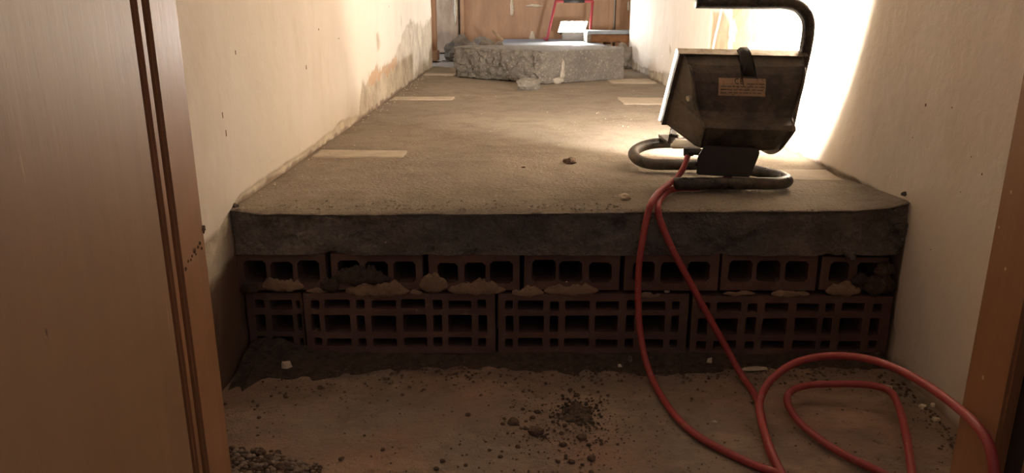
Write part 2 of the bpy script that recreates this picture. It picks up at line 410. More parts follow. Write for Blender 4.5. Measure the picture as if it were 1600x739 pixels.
# ------------------------------------------------------------------ riser of hollow bricks
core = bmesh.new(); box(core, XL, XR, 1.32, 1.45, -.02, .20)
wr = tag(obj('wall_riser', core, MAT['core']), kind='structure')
def hollow(cols, rows, W, H, depth, ch, jit=.0012, seed=0):
    """cols/rows: list of (start,end) of holes, local x 0..W, z 0..H"""
    rnd = random.Random(seed); bm = bmesh.new()
    cx = [0]+[(cols[i][1]+cols[i+1][0])/2 for i in range(len(cols)-1)]+[W]
    rz = [0]+[(rows[i][1]+rows[i+1][0])/2 for i in range(len(rows)-1)]+[H]
    def ring(h, y, jx=0, jz=0):
        x0, x1, z0, z1 = h
        c = min(ch, (x1-x0)*.3, (z1-z0)*.3)
        P = [(x0+c, z0), (x1-c, z0), (x1, z0+c), (x1, z1-c), (x1-c, z1), (x0+c, z1), (x0, z1-c), (x0, z0+c)]
        return [bm.verts.new((p[0]+jx, y, p[1]+jz)) for p in P]
    grid = {}
    def gv(i, j):
        if (i, j) not in grid: grid[i, j] = bm.verts.new((cx[i], 0, rz[j]))
        return grid[i, j]
    for i, (a, b) in enumerate(cols):
        for j, (c, d) in enumerate(rows):
            jx = rnd.uniform(-1, 1)*jit; jz = rnd.uniform(-1, 1)*jit; s = rnd.uniform(-.5, .5)*jit
            f = ring((a-s, b+s, c-s, d+s), 0, jx, jz); k = ring((a-s, b+s, c-s, d+s), depth, jx, jz)
            for q in range(8): bm.faces.new((f[q], f[(q+1) % 8], k[(q+1) % 8], k[q]))
            A, B, Cc, Dd = gv(i, j), gv(i+1, j), gv(i+1, j+1), gv(i, j+1)
            bm.faces.new((A, B, f[1], f[0])); bm.faces.new((B, f[2], f[1])); bm.faces.new((B, Cc, f[3], f[2])); bm.faces.new((Cc, f[4], f[3]))
            bm.faces.new((Cc, Dd, f[5], f[4])); bm.faces.new((Dd, f[6], f[5])); bm.faces.new((Dd, A, f[7], f[6])); bm.faces.new((A, f[0], f[7]))
    n, m_ = len(cx)-1, len(rz)-1
    outer = [grid[i, 0] for i in range(n+1)]+[grid[n, j] for j in range(1, m_+1)]+[grid[i, m_] for i in range(n-1, -1, -1)]+[grid[0, j] for j in range(m_-1, 0, -1)]
    bk = [bm.verts.new((v.co.x, depth, v.co.z)) for v in outer]
    L = len(outer)
    for q in range(L): bm.faces.new((outer[q], bk[q], bk[(q+1) % L], outer[(q+1) % L]))
    return bm
DBK = DF+.008
def putbrick(bm, x, z, y=DBK, rot=0, mat='brick', seed=0, label=None):
    R = Matrix.Rotation(rot, 4, 'Y')
    for v in bm.verts:
        v.co = R @ v.co; v.co += Vector((x, y, z))
        n = mnoise.noise_vector(v.co*45+Vector((seed*3, 0, 0))); v.co += n*.0011
    o = obj('brick', bm, MAT[mat], wr)
    if label: o['label'] = label
    return o
def xa(px, h): return (px-804)*(DBK*math.cos(PITCH)+h*math.sin(PITCH))/1200
# bottom course: 8 columns x 3 rows
H2 = .106
def hz(h): return CAMH-h
frac = [(.037, .08), (.106, .238), (.275, .32), (.352, .48), (.513, .634), (.674, .72), (.755, .876), (.91, .953)]
rows2 = [(.0115, .0275), (.038, .068), (.078, .094)]
def bottom(px0, px1, z0, seed, y=DBK, fr=frac, mat='brick', label=None, rot=0):
    x0, x1 = xa(px0, .495), xa(px1, .495); W = x1-x0
    bm = hollow([(a*W, b*W) for a, b in fr], rows2, W, H2, .15, .0016, seed=seed)
    putbrick(bm, x0, z0, y, rot, mat, seed, label)
bottom(384, 472, .006, 1, DBK+.012, [(.14, .32), (.42, .80), (.88, .96)], 'brick_dirty', 'dirt-covered cut brick at the left end')
bottom(477, 774, .010, 2, mat='brick')
bottom(779, 1074, .009, 3)
bottom(1080, 1389, .006, 4, fr=[(.035, .085), (.12, .24), (.275, .325), (.36, .48), (.52, .635), (.665, .715), (.75, .865), (.905, .95)])
# top course: 3 holes each
fr3 = [(.08, .32), (.375, .62), (.675, .92)]
rows1 = [(.013, .049)]
for k, (a, b, y, mt, r) in enumerate(((368, 509, .0, 'brick_dirty', 0), (517, 660, .002, 'brick', .004), (670, 812, .0, 'brick', -.003), (819, 969, .003, 'brick', .004), (976, 1123, -.001, 'brick', -.004), (1128, 1277, .002, 'brick', .004), (1284, 1388, .006, 'brick_dirty', .02))):
    x0, x1 = xa(a, .40), xa(b, .40); W = x1-x0
    fr = fr3 if k < 6 else [(.12, .42), (.55, .86)]
    bm = hollow([(p*W, q*W) for p, q in fr], rows1, W, .0615 if k < 6 else .056, .15, .005, jit=.0018, seed=20+k)
    putbrick(bm, x0, .1215, DBK+y, r, mt, 20+k, 'broken end brick with two holes' if k == 6 else None)
# mortar lumps squeezed out between the courses
def blob(bm, pts, r, seed, flat=.6, squash=.5, sub=2):
    """pts: centres; a rough lump hull built from icospheres"""
    for i, p in enumerate(pts):
        rr = r[i] if isinstance(r, (list, tuple)) else r
        q = bmesh.ops.create_icosphere(bm, subdivisions=sub, radius=1)
        for v in q['verts']:
            n = 1+.35*mnoise.noise(v.co*1.8+Vector((seed+i*3.1, 0, 0)))+.15*mnoise.noise(v.co*5+Vector((0, seed+i, 0)))
            v.co = Vector(p)+Vector((v.co.x*rr*n, v.co.y*rr*n*squash, v.co.z*rr*n*flat))
def rown(px0, px1, py, thick, seed, mat='mortar', name='mortar', dy=0.0):
    A_ = pY(px0, py, DBK+dy); B_ = pY(px1, py, DBK+dy); Ln = B_.x-A_.x; n = max(10, int(Ln/.0018)); m_ = 14
    bm = bmesh.new(); rings = []
    for i in range(n+1):
        u = i/n; e = max(.02, math.sin(math.pi*u))**.45; x = A_.x+Ln*u
        top = thick*1.5*e*(1+.75*mnoise.noise(Vector((x*55, seed*3.3, 0)))+.3*mnoise.noise(Vector((x*170, seed, 1))))
        bot = thick*.9*e*(1+.6*mnoise.noise(Vector((x*60, seed*2.1, 7))))
        out = thick*.55*e*(1+.5*mnoise.noise(Vector((x*80, seed, 4)))); ring = []
        for k in range(m_):
            a = 2*math.pi*k/m_; c_, s_ = math.cos(a), math.sin(a)
            nn = 1+.22*mnoise.noise(Vector((x*130, c_*2, s_*2+seed)))
            ring.append(bm.verts.new((x, DBK+dy+.001-c_*out*nn, A_.z+(s_*top if s_ > 0 else s_*bot)*nn)))
        rings.append(ring)
    for p, q in zip(rings[:-1], rings[1:]):
        for k in range(m_): bm.faces.new((p[k], p[(k+1) % m_], q[(k+1) % m_], q[k]))
    bm.faces.new(rings[0]); bm.faces.new(rings[-1])
    return obj(name, bm, MAT[mat], wr)
for a in ((410, 475, 448, .0098, 1), (478, 512, 455, .004, 2), (540, 640, 455, .0105, 3), (655, 700, 447, .0125, 4), (700, 790, 453, .0095, 5), (800, 850, 458, .007, 16), (850, 935, 455, .0075, 6), (990, 1035, 462, .004, 7), (1130, 1180, 459, .004, 8), (1205, 1265, 460, .006, 9), (1290, 1345, 455, .009, 10), (640, 660, 458, .004, 13)):
    rown(*a)
for a in ((500, 530, 447, .011, 31), (520, 610, 436, .012, 32), (375, 405, 452, .009, 33), (1350, 1400, 450, .014, 34), (1366, 1400, 424, .012, 35), (1330, 1362, 440, .009, 36)): rown(*a, mat='soil', name='soil_lump')
# edges of the riser where it crumbles against the walls
for a in ((362, 376, 480, .012, 41), (362, 380, 515, .015, 42), (363, 385, 545, .016, 43), (1392, 1404, 470, .008, 44), (1388, 1404, 520, .009, 45), (1385, 1400, 545, .012, 46)):
    rown(*a, mat='soil', name='soil_lump', dy=.012)
# crumbling lumps on the edge of the raised floor
def lump(px, py, D, r, mat, parent, name, seed, flat=.7):
    bm = bmesh.new(); blob(bm, [pY(px, py, D)], r, seed, flat, .8); return obj(name, bm, MAT[mat], parent, smooth=False)
for i, a in enumerate(((1408, 352, DF+.004, .012), (1413, 362, DF+.006, .009), (1400, 345, DF+.004, .010), (1412, 375, DF+.008, .008), (1326, 396, DF+.001, .009), (1331, 402, DF, .006), (366, 322, DF+.015, .007), (372, 330, DF+.006, .006), (1414, 303, DF+.02, .006))):
    lump(a[0], a[1], a[2], a[3], 'face', rf, 'crumbled_lump', 50+i)

# ------------------------------------------------------------------ dirt along the foot of the riser (uncountable)
def dirt_bank():
    nx, ny = 230, 34
    xs = np.linspace(XL+.002, XR-.004, nx); u = np.linspace(0, 1, ny)
    X = np.repeat(xs[:, None], ny, 1)
    wdt = interp(xs, [(-.44, .125), (-.36, .11), (-.30, .07), (-.2, .045), (0, .055), (.1, .07), (.3, .06), (.45, .05), (.613, .05)])*(1+.35*fbm(xs*14, xs*0, 4, 3)+.3*fbm(xs*70, xs*0, 3, 6))
    hgt = interp(xs, [(-.44, .030), (-.37, .026), (-.28, .013), (-.1, .009), (0, .012), (.2, .013), (.45, .010), (.613, .014)])
    Y = (DBK+.01)-wdt[:, None]*u[None, :]
    Z = hgt[:, None]*(1-u[None, :])**1.3*(1+.5*fbm(X*25, Y*25, 4, 5))+.004*fbm(X*60, Y*60, 3, 8)*(1-u[None, :])-.003*u[None, :]**6+.0015
    o = gridmesh('dirt_bank', np.stack([X, Y, Z], -1).reshape(-1, 3), nx, ny, MAT['soil'], smooth=False)
    tag(o, 'dark crumbly dirt banked along the foot of the hollow brick riser', 'dirt', kind='stuff')
dirt_bank()
def rock_bm(r, seed, sx=1, sy=1, sz=.75, sub=2, rough=.38):
    bm = bmesh.new(); bmesh.ops.create_icosphere(bm, subdivisions=sub, radius=1)
    o = Vector((seed*1.37, seed*.71, 0))
    for v in bm.verts:
        n = 1+rough*mnoise.noise(v.co*1.3+o)+rough*.45*mnoise.noise(v.co*3.1+o)
        v.co = Vector((v.co.x*r*n*sx, v.co.y*r*n*sy, max(v.co.z, -.55)*r*n*sz))
    return bm
def scatter(name, n, place, rmin, rmax, mat, label, cat, seed):
    """one object of uncountable crumbs"""
    rnd = random.Random(seed); proto = []
    for k in range(3):
        b = rock_bm(1, seed+k, sub=1, rough=.5); b.verts.ensure_lookup_table()
        proto.append(([v.co.copy() for v in b.verts], [[v.index for v in f.verts] for f in b.faces])); b.free()
    V = []; F = []
    for i in range(n):
        p = place(rnd)
        if p is None: continue
        r = rmin+(rmax-rmin)*rnd.random()**3; a = rnd.random()*6.28; pv, pf = proto[i % 3]; b0 = len(V); ca, sa = math.cos(a)*r, math.sin(a)*r
        for v in pv: V.append((p.x+v.x*ca-v.y*sa, p.y+v.x*sa+v.y*ca, p.z+(v.z+.35)*r*.8))
        F += [[q+b0 for q in f] for f in pf]
    me = bpy.data.meshes.new(name); me.from_pydata(V, [], F); me.materials.append(MAT[mat])
    o = bpy.data.objects.new(name, me); C.objects.link(o)
    return tag(o, label, cat, kind='stuff')
def near_foot(r):
    x = XL+.01+(XR-XL-.03)*r.random(); return Vector((x, DBK-.012-abs(r.gauss(0, .055 if x > -.25 else .075)), .001))
scatter('dirt_crumbs', 1700, near_foot, .0006, .0032, 'clod', 'small dirt crumbs strewn before the foot of the brick riser', 'dirt', 3)
def on_floor(r):
    if r.random() < .62:
        px, py = r.gauss(880, 75), r.gauss(675, 32)
    else: px, py = r.uniform(370, 1480), r.uniform(590, 760)
    p = pZ(px, py, 0)
    return Vector((p.x, p.y, .0005)) if (py > 585 and p.y > .76 and XL+.01 < p.x < XR-.01) else None
scatter('floor_grit', 1500, on_floor, .0004, .0019, 'clod', 'fine brown grit sprinkled across the lower concrete floor', 'grit', 5)
def by_heap(r):
    c = pZ(902, 645, 0); return Vector((c.x+r.gauss(0, .02), c.y+r.gauss(0, .024), .001))
scatter('soil_crumbs', 520, by_heap, .0005, .0028, 'soil', 'dark soil crumbs strewn over and around the small flat soil heap', 'dirt', 14)
def right_foot(r):
    p = pZ(r.uniform(1400, 1510), r.uniform(600, 760), 0); y = p.y; x = XR-.008-abs(r.gauss(0, .02)); return Vector((x, y, .001)) if .77 < y < 1.14 else None
scatter('wall_foot_crumbs', 260, right_foot, .0008, .003, 'clod', 'brown crumbs along the foot of the right wall on the lower floor', 'dirt', 6)
def on_top(r):
    y = DF+.01+2.6*r.random()**1.6; return Vector((r.uniform(XL+.01, XR-.01), y, ZT+.001))
scatter('pale_grit', 420, on_top, .0006, .0022, 'pale', 'tiny pale plaster grains scattered over the raised screed', 'grit', 8)
def edge_top(r): return Vector((r.uniform(XL+.01, XR-.01), DF+.004+abs(r.gauss(0, .03)), ZT))
scatter('screed_crumbs', 900, edge_top, .0006, .0024, 'screed', 'loose sandy crumbs along the front edge of the raised floor', 'grit', 9)
def left_top(r):
    y = r.uniform(1.2, 4); return Vector((XL+.006+abs(r.gauss(0, .02)), y, ZT+.001))
scatter('flaked_plaster_grit', 260, left_top, .0006, .0028, 'pale', 'flaked plaster bits lying along the foot of the left wall', 'grit', 10)

# ------------------------------------------------------------------ clods, pebbles, chips
def rock(name, px, py, rpx, mat, label, cat, group=None, z=0, seed=0, sx=1.1, sy=.9, sz=.8, rough=.38, lift=0, sub=2):
    p = pZ(px, py, z); dep = (p-O).dot(fwd); r = rpx*dep/1200
    bm = rock_bm(r, seed, sx, sy, sz, sub, rough)
    a = seed*1.7; R = Matrix.Rotation(a % .8-.4, 3, 'Z')
    for v in bm.verts: v.co = R @ v.co + Vector((p.x, p.y, z+r*.45*sz+lift))
    return tag(obj(name, bm, MAT[mat], loc=(p.x, p.y, z)), label, cat, group)
Z8 = [(255,238,18),(540,270,14),(528,310,16),(760,262,19),(800,215,21),(685,195,16),(737,210,10),(710,290,13),(670,345,13),(705,345,16),(565,385,10),(612,383,9),(855,410,13),(830,408,10),(880,390,10),(645,485,17),(425,515,14),(395,450,9),(510,565,17),(520,525,10),(190,472,8),(60,600,19),(238,632,15),(10,660,18),(1015,318,15),(985,380,14),(1040,430,8),(1200,472,17),(1295,440,14),(1298,468,12),(1425,468,12),(960,603,15),(1020,575,13),(1070,605,20),(1150,627,13),(1130,650,9),(1218,685,18),(1055,45,18),(1105,85,21),(1155,20,12),(760,60,11),(418,167,8)]
Z5 = [(457,185,11),(305,228,9),(825,218,7),(185,320,8),(737,463,9),(553,503,11),(1005,512,10),(975,548,10),(1545,440,11),(1578,515,12),(1555,490,7),(1520,515,9),(240,470,8),(180,400,6),(655,400,6),(618,122,6),(500,130,5)]
cl = [(680+x/5, 600+y/5, r/5) for x, y, r in Z8]+[(340+x/2.857, 540+y/2.857, r/2.857) for x, y, r in Z5]
LONE = {(457, 185, 11): 'small clod alone near the left end of the lower floor, below the dirt bank', (305, 228, 9): 'small clod nearest the left door jamb, above the gravel heap', (825, 218, 7): 'tiny lone clod in the left half of the lower floor, right of the jamb', (737, 463, 9): 'small lone clod between the gravel heap and the scatter', (553, 503, 11): 'small lone clod just right of the gravel heap', (185, 320, 8): 'tiny clod close to the left jamb, above the gravel heap'}
for i, (x, y, r) in enumerate(cl):
    rock('dirt_clod', x, y+r*.5, r*1.1, 'clod', next((v for k_, v in LONE.items() if abs(340+k_[0]/2.857-x) < .01 and abs(540+k_[1]/2.857-y) < .01), 'small brown dirt clod among the scatter on the middle of the lower floor'), 'clod', 'dirt clods on the lower floor', seed=i+1)
rock('dirt_clod', 837, 677, 11, 'clod', 'largest dirt clod, low and wide, amid the scatter on the lower floor', 'clod', seed=91, sx=1.15, sz=.72)
rock('dirt_clod', 802, 662, 8, 'clod', 'knobbly double clod just left of and behind the largest dirt clod', 'clod', seed=92, sx=1.15, sz=.85)
rock('dirt_clod', 924, 718, 6.5, 'clod', 'dark rounded clod nearest the bottom edge, right of the scatter', 'clod', seed=93)
rock('dirt_clod', 880, 695, 5.5, 'clod', 'flat oval clod right of the largest dirt clod', 'clod', seed=94, sx=1.2, sz=.5)
rock('dirt_clod', 910, 685, 7.5, 'clod', 'wedge-shaped clod with a pale top below the dark soil patch', 'clod', seed=95, sx=1.1, sz=.6)
rock('dirt_clod', 543, 569, 8, 'soil', 'black soil clod lying at the edge of the dirt bank, left of centre', 'clod', seed=96)
# dark soil patch
def patch():
    c = pZ(902, 645, 0); n = 44; u = np.linspace(-1, 1, n); U, W_ = np.meshgrid(u, u, indexing='ij')
    X = c.x+U*.034; Y = c.y+W_*.034; R = np.sqrt(U**2+W_**2)*1.15+.95*fbm(U*2.6, W_*2.6, 5, 2)
    Z = np.clip(.9-R, -.5, 1)*.006+.004*fbm(U*9, W_*9, 3, 1)*np.clip(1.1-R, 0, 1)
    tag(gridmesh('soil_heap', np.stack([X, Y, Z], -1).reshape(-1, 3), n, n, MAT['clod'], smooth=False), 'small flat heap of dark crumbly soil behind the dirt clods', 'soil', kind='stuff')
patch()
# pebble heap at the foot of the left jamb
rnd = random.Random(12)
def heap_z(px, py):
    return max(0, .034*(1-((px-395)/100)**2)*min(1, (py-698)/38))
k = 0
peb_pos = []
for py in np.arange(702, 775, 4.6):
    for px in np.arange(352, 500, 6.4):
        x = px+rnd.uniform(-2.5, 2.5); y = py+rnd.uniform(-2, 2)
        top = 700+max(0, (x-400))*.30+(4*math.sin(x*.2))
        if x > 500 or y < top: continue
        peb_pos.append((x, y))
for (x, y) in peb_pos[:300]:
    z = max(0, min(.03, (y-(700+max(0, x-400)*.30))*.00065)); r = rnd.uniform(2.6, 5.2)*(1.25 if rnd.random() < .22 else 1)
    p = pZ(x, y, z); dep = (p-O).dot(fwd); rr = r*dep/1200
    if p.y < .70: continue
    if p.y < .757 and p.x < -.316+rr: continue
    if p.x < XL+rr: continue
    bm = rock_bm(rr, k, 1.15, .95, .8, 2, .22)
    for v in bm.verts: v.co = v.co+Vector((p.x, p.y, z+rr*.2))
    tag(obj('pebble', bm, MAT['pebble' if rnd.random() < .6 else 'clod'], smooth=True, loc=(p.x, p.y, z)), 'small rounded pebble in the gravel heap at the foot of the left door jamb', 'pebble', 'pebbles in the heap by the left jamb'); k += 1
hb = bmesh.new(); bmesh.ops.create_icosphere(hb, subdivisions=4, radius=1)
hc = pZ(410, 752, 0)
for v in hb.verts:
    n = 1+.2*mnoise.noise(v.co*3); v.co = Vector((hc.x-.01+v.co.x*.075*n, hc.y+v.co.y*.06*n, max(v.co.z, -.05)*.012*n-.003))
tag(obj('gravel_bed', hb, MAT['soil']), 'dark sandy bed of the gravel heap beside the left door jamb', 'gravel', kind='stuff')
# pale chips
def chip(px, py, w_, d_, h_, label, z=0, seed=0, mat='pale', name='plaster_chip', lift=0):
    p = pZ(px, py, z); dep = (p-O).dot(fwd); s = dep/1200; rnd = random.Random(seed); pts = []
    n = 9
    for i in range(n):
        a = 6.283*i/n+rnd.uniform(-.3, .3); rr = rnd.uniform(.45, 1.15)
        for zz in (0, 1): pts.append((p.x+math.cos(a)*w_*s*.5*rr*(1-.2*zz*rnd.random()), p.y+math.sin(a)*d_*s*.5*rr*(1-.3*zz*rnd.random()), z+lift+zz*h_*s*rnd.uniform(.25, 1.1)))
    bm = bmesh.new(); hull(bm, pts)
    return tag(obj(name, bm, MAT[mat], loc=(p.x, p.y, z)), label, 'chip')
chip(1176, 577, 46, 14, 5, 'long thin plaster chip on the dirt where the cable reaches the lower floor', z=.004, seed=1)
chip(448, 574, 16, 14, 9, 'single pale chip on the dark dirt at the left foot of the riser', z=.008, seed=2)
chip(1441, 637, 13, 12, 6, 'left chip of the close pair by the right wall foot', seed=3)
chip(1458, 635, 10, 10, 5, 'right chip of the close pair by the right wall foot', seed=4)
chip(1463, 657, 14, 10, 5, 'lowest pale chip on the lower floor by the right wall foot', seed=5)
chip(1108, 566, 9, 8, 9, 'small upright white chip on the dirt between the two hanging cables', z=.006, seed=6)
chip(984, 563, 12, 12, 9, 'greyish rounded chip on the dirt left of the hanging cable', z=.006, seed=7, mat='rubble')
chip(968, 573, 7, 6, 4, 'tiny white chip in front of the greyish chip, left of the cable', z=.003, seed=8)
chip(1117, 660, 11, 6, 3, 'lone thin white sliver on bare lower floor between the cables', seed=9)
chip(858, 545, 26, 8, 4, 'narrow pale chip against the foot of the middle bottom brick', z=.012, seed=10)
chip(1386, 612, 20, 12, 14, 'pointed plaster chip standing behind the inner cable loop', seed=11, lift=.0)
chip(1044, 461, 11, 8, 13, 'little white triangular chip standing on the bottom course of bricks', z=.1165, seed=12)
bpy.data.objects[C.objects[-1].name].location.y = DBK+.006
rock('plaster_chip', 976, 311, 9, 'pale', 'crumpled cream plaster flake at the front edge of the raised floor', 'chip', z=ZT, seed=13, rough=.8, sz=.7)
rock('dirt_clod', 889, 256, 9, 'clod', 'lone jagged grey-brown clod in the middle of the raised floor', 'clod', z=ZT, seed=33, rough=.6)
rock('dirt_clod', 818, 263, 3, 'clod', 'tiny dark clod left of the lone clod on the raised floor', 'clod', z=ZT, seed=34)
rock('concrete_fragment', 825, 140, 15, 'conc', 'small broken fragment lying in front of the big concrete slab', 'rubble', z=ZT, seed=40, sx=1.3, sz=.85, rough=.5)

# ------------------------------------------------------------------ concrete slab piece
def slab():
    poly = [(-.275, 3.60), (.115, 3.25), (.485, 3.50), (.495, 3.66), (.40, 3.80), (-.17, 3.82), (-.27, 3.74)]
    bm = bmesh.new(); prism(bm, poly, ZT+.002, ZT+.135)
    bmesh.ops.triangulate(bm, faces=[f for f in bm.faces if len(f.verts) > 4])
    bmesh.ops.subdivide_edges(bm, edges=bm.edges, cuts=24, use_grid_fill=True)
    for v in bm.verts:
        c = v.co
        # left (broken) face is much rougher
        leftface = (c.x < .12 and c.y < 3.64 and c.z < ZT+.134)
        A = .022 if leftface else .006
        n = mnoise.noise_vector(c*16)*A*.5 + mnoise.noise_vector(c*50)*A*.7 + mnoise.noise_vector(c*120)*A*.3
        if c.z > ZT+.13: n.z *= .25
        if c.z < ZT+.01: n.z = abs(n.z)*.5; 
        if leftface and c.z < ZT+.05: n += Vector((.2, .25, 0))*(ZT+.05-c.z)*.8
        v.co = c+n
    o = obj('concrete_slab', bm, MAT['conc'], smooth=False)
    tag(o, 'big grey broken concrete slab with one rough broken edge on the raised corridor floor', 'slab')
slab()
sm = bmesh.new()
for i, (px, py, w_, h_) in enumerate(((880, 104, 6, 20), (879, 116, 8, 14), (872, 126, 18, 10))):
    f_ = (pY(px, py, 3.4).x-.115)/(.485-.115); p = pY(px, py, 3.25+.25*f_-.006); q = bmesh.ops.create_icosphere(sm, subdivisions=3, radius=1); k_ = 3.3/1200
    for v in q['verts']:
        n = 1+.4*mnoise.noise(v.co*2+Vector((i*4, 0, 0))); v.co = Vector((p.x+v.co.x*w_*.5*k_*n, p.y+v.co.y*.008+v.co.x*w_*.5*k_*.6, p.z+v.co.z*h_*.5*k_*n))
obj('mortar_smear', sm, MAT['rubble_pale'], bpy.data.objects['concrete_slab'], smooth=True, label='pale dried mortar smear')

# ------------------------------------------------------------------ far end: boards, doors, rubble
def leaning_panel(name, x0, x1, y, z0, z1, mat, label, cat, th=.03, lean=.0, bev=.003, parts=None):
    t = empty(name, ((x0+x1)/2, y, z0), label, cat)
    bm = nbox(x0, x1, y, y+th, z0, z1, bevel=bev); o = obj('panel', bm, MAT[mat], t)
    return t
t = leaning_panel('wooden_door', -.385, .70, DB-.10, ZT, ZT+2.0, 'ply', 'wide stained brown wooden door at the far end behind the lit panel lamp', 'door')
for xx, wv in ((-.385, .03), (.665, .03)):
    obj('stile', nbox(xx, xx+wv, DB-.115, DB-.10, ZT, ZT+2.0, bevel=.003), MAT['ply'], t)
for zz in (1.0, 1.7): obj('rail', nbox(-.37, .665, DB-.112, DB-.10, zz, zz+.09, bevel=.003), MAT['ply'], t)
t = leaning_panel('wooden_door', .715, 1.0, DB-.09, ZT, ZT+2.0, 'ply', 'narrow brown wooden door leaf at far right of the back wall', 'door')
obj('stile', nbox(.715, .745, DB-.105, DB-.09, ZT, ZT+2, bevel=.003), MAT['ply'], t)
# left brown frame beyond the corridor's left wall
t = empty('door_frame', (-.52, 4.5, ZT), 'brown moulded door frame just past the left end of the corridor', 'door frame')
obj('post', nbox(-.66, -.475, 4.80, 4.86, ZT, ZT+2.0, bevel=.004), MAT['ply'], t)
obj('post', nbox(-.515, -.495, 4.77, 4.80, ZT, ZT+2.0, bevel=.006), MAT['ply'], t)
obj('plinth', nbox(-.68, -.465, 4.75, 4.88, ZT, ZT+.06, bevel=.003), MAT['ply'], t)
# paler stained strip between frame and door
tag(obj('trim_1', nbox(-.62, -.40, DB-.09, DB-.02, ZT, ZT+2.0, bevel=.005), MAT['plypale']), kind='structure')
# plaster smears on the door
smear = bmesh.new()
for (px, py, w_, h_, s) in ((800, 12, 5, 26, 1), (712, 14, 5, 40, 2), (835, 9, 22, 4, 3), (832, 58, 8, 18, 4), (982, 10, 4, 14, 5)):
    p = pY(px, py, DB-.101); q = bmesh.ops.create_icosphere(smear, subdivisions=3, radius=1); sc = 5.55/1200
    for v in q['verts']:
        n = 1+.5*mnoise.noise(v.co*2+Vector((s*4, 0, 0))); v.co = Vector((p.x+v.co.x*w_*.5*sc*n, p.y+v.co.y*.0015, p.z+v.co.z*h_*.5*sc*n))
obj('plaster_smear', smear, MAT['pale'], bpy.data.objects['wooden_door'], smooth=True, label='pale dried plaster splashes')
# stacked grey boards
zb = ZT
for i, (x0, x1, y0, y1, th, dx) in enumerate(((-.02, .50, 4.15, 5.05, .03, 0), (-.05, .46, 4.18, 5.1, .03, .01), (-.03, .50, 4.13, 5.08, .028, -.01), (-.07, .48, 4.2, 5.12, .026, .012))):
    bm = nbox(x0, x1, y0, y1, zb, zb+th, bevel=.002)
    R = Matrix.Rotation(dx*3, 3, 'Z')
    for v in bm.verts: v.co = R @ (v.co-Vector((.2, 4.6, 0)))+Vector((.2, 4.6, 0))
    lab = ('grey board lying at the very bottom of the stack behind the concrete slab', 'second grey board up in the stack behind the concrete slab', 'third grey board up in the stack behind the concrete slab', 'topmost bluish grey board under the red lamp stand')[i]
    tag(obj('grey_board', bm, MAT['board']), lab, 'board', 'grey boards stacked behind the slab'); zb += th+.0005
BT = zb
# rusty box board at right with a light top edge
a = pY(917, 62, 4.55); b = pY(990, 50, 4.55)
t = empty('plank_box', ((a.x+b.x)/2+.05, 4.6, ZT), 'rusty brown box with a grey metal rim at the right, behind the slab', 'box')
obj('board', nbox(a.x+.02, b.x+.14, 4.56, 4.80, BT+.002, b.z-.012, bevel=.003), MAT['rust'], t)
obj('rim', nbox(a.x, b.x+.15, 4.54, 4.82, b.z-.012, b.z+.006, bevel=.003), MAT['board'], t, label='pale grey metal rim')
obj('rim', nbox(a.x, a.x+.022, 4.54, 4.82, BT+.001, b.z-.0125, bevel=.003), MAT['rubble'], t)
for yy in (4.58, 4.76): obj('leg', nbox(b.x+.09, b.x+.13, yy, yy+.04, ZT, BT+.0015), MAT['rust'], t)
obj('leg', nbox(a.x+.12, a.x+.16, 4.74, 4.78, ZT, BT+.0015), MAT['rust'], t)
# rubble pieces behind the slab on the left
rub = [(735, 74, 4.35, .07, 'soft grey rubble lump at the left edge of the pile behind the slab'), (757, 68, 4.45, .09, 'largest rubble lump in the pile left of the stacked boards'), (778, 72, 4.25, .055, 'rubble lump touching the stacked grey boards'), (718, 62, 4.75, .07, 'farthest rubble lump beside the brown door'), (800, 76, 4.05, .035, 'small rubble lump directly behind the slab'), (975, 72, 4.15, .05, 'rubble lump at right behind the slab near the wall'), (950, 74, 4.05, .035, 'small rubble lump under the rusty box at right')]
for i, (px, py, D, r, lab) in enumerate(rub):
    p = pY(px, py, D); bm = rock_bm(r, 60+i, 1.2, 1, 1, 3, .5)
    hmin = min(v.co.z for v in bm.verts); top = max(v.co.z for v in bm.verts)
    sc = (p.z+r*.45-ZT)/(top-hmin)
    for v in bm.verts: v.co = Vector((v.co.x+p.x, v.co.y+p.y, ZT+(v.co.z-hmin)*sc))
    tag(obj('rubble_lump', bm, MAT['rubble'], loc=(p.x, p.y, ZT)), lab, 'rubble')
# torn bit of plaster leaning on the rubble
p = pY(778, 55, 4.5); bm = bmesh.new()
hull(bm, [p+Vector(q) for q in ((-.03, 0, .03), (-.025, .01, .03), (.03, 0, -.03), (.035, .01, -.025), (.02, -.01, -.04), (-.035, 0, .02))])
tag(obj('plaster_flake', bm, MAT['mortar']), 'thin brownish plaster flake leaning on top of the rubble pile', 'chip')

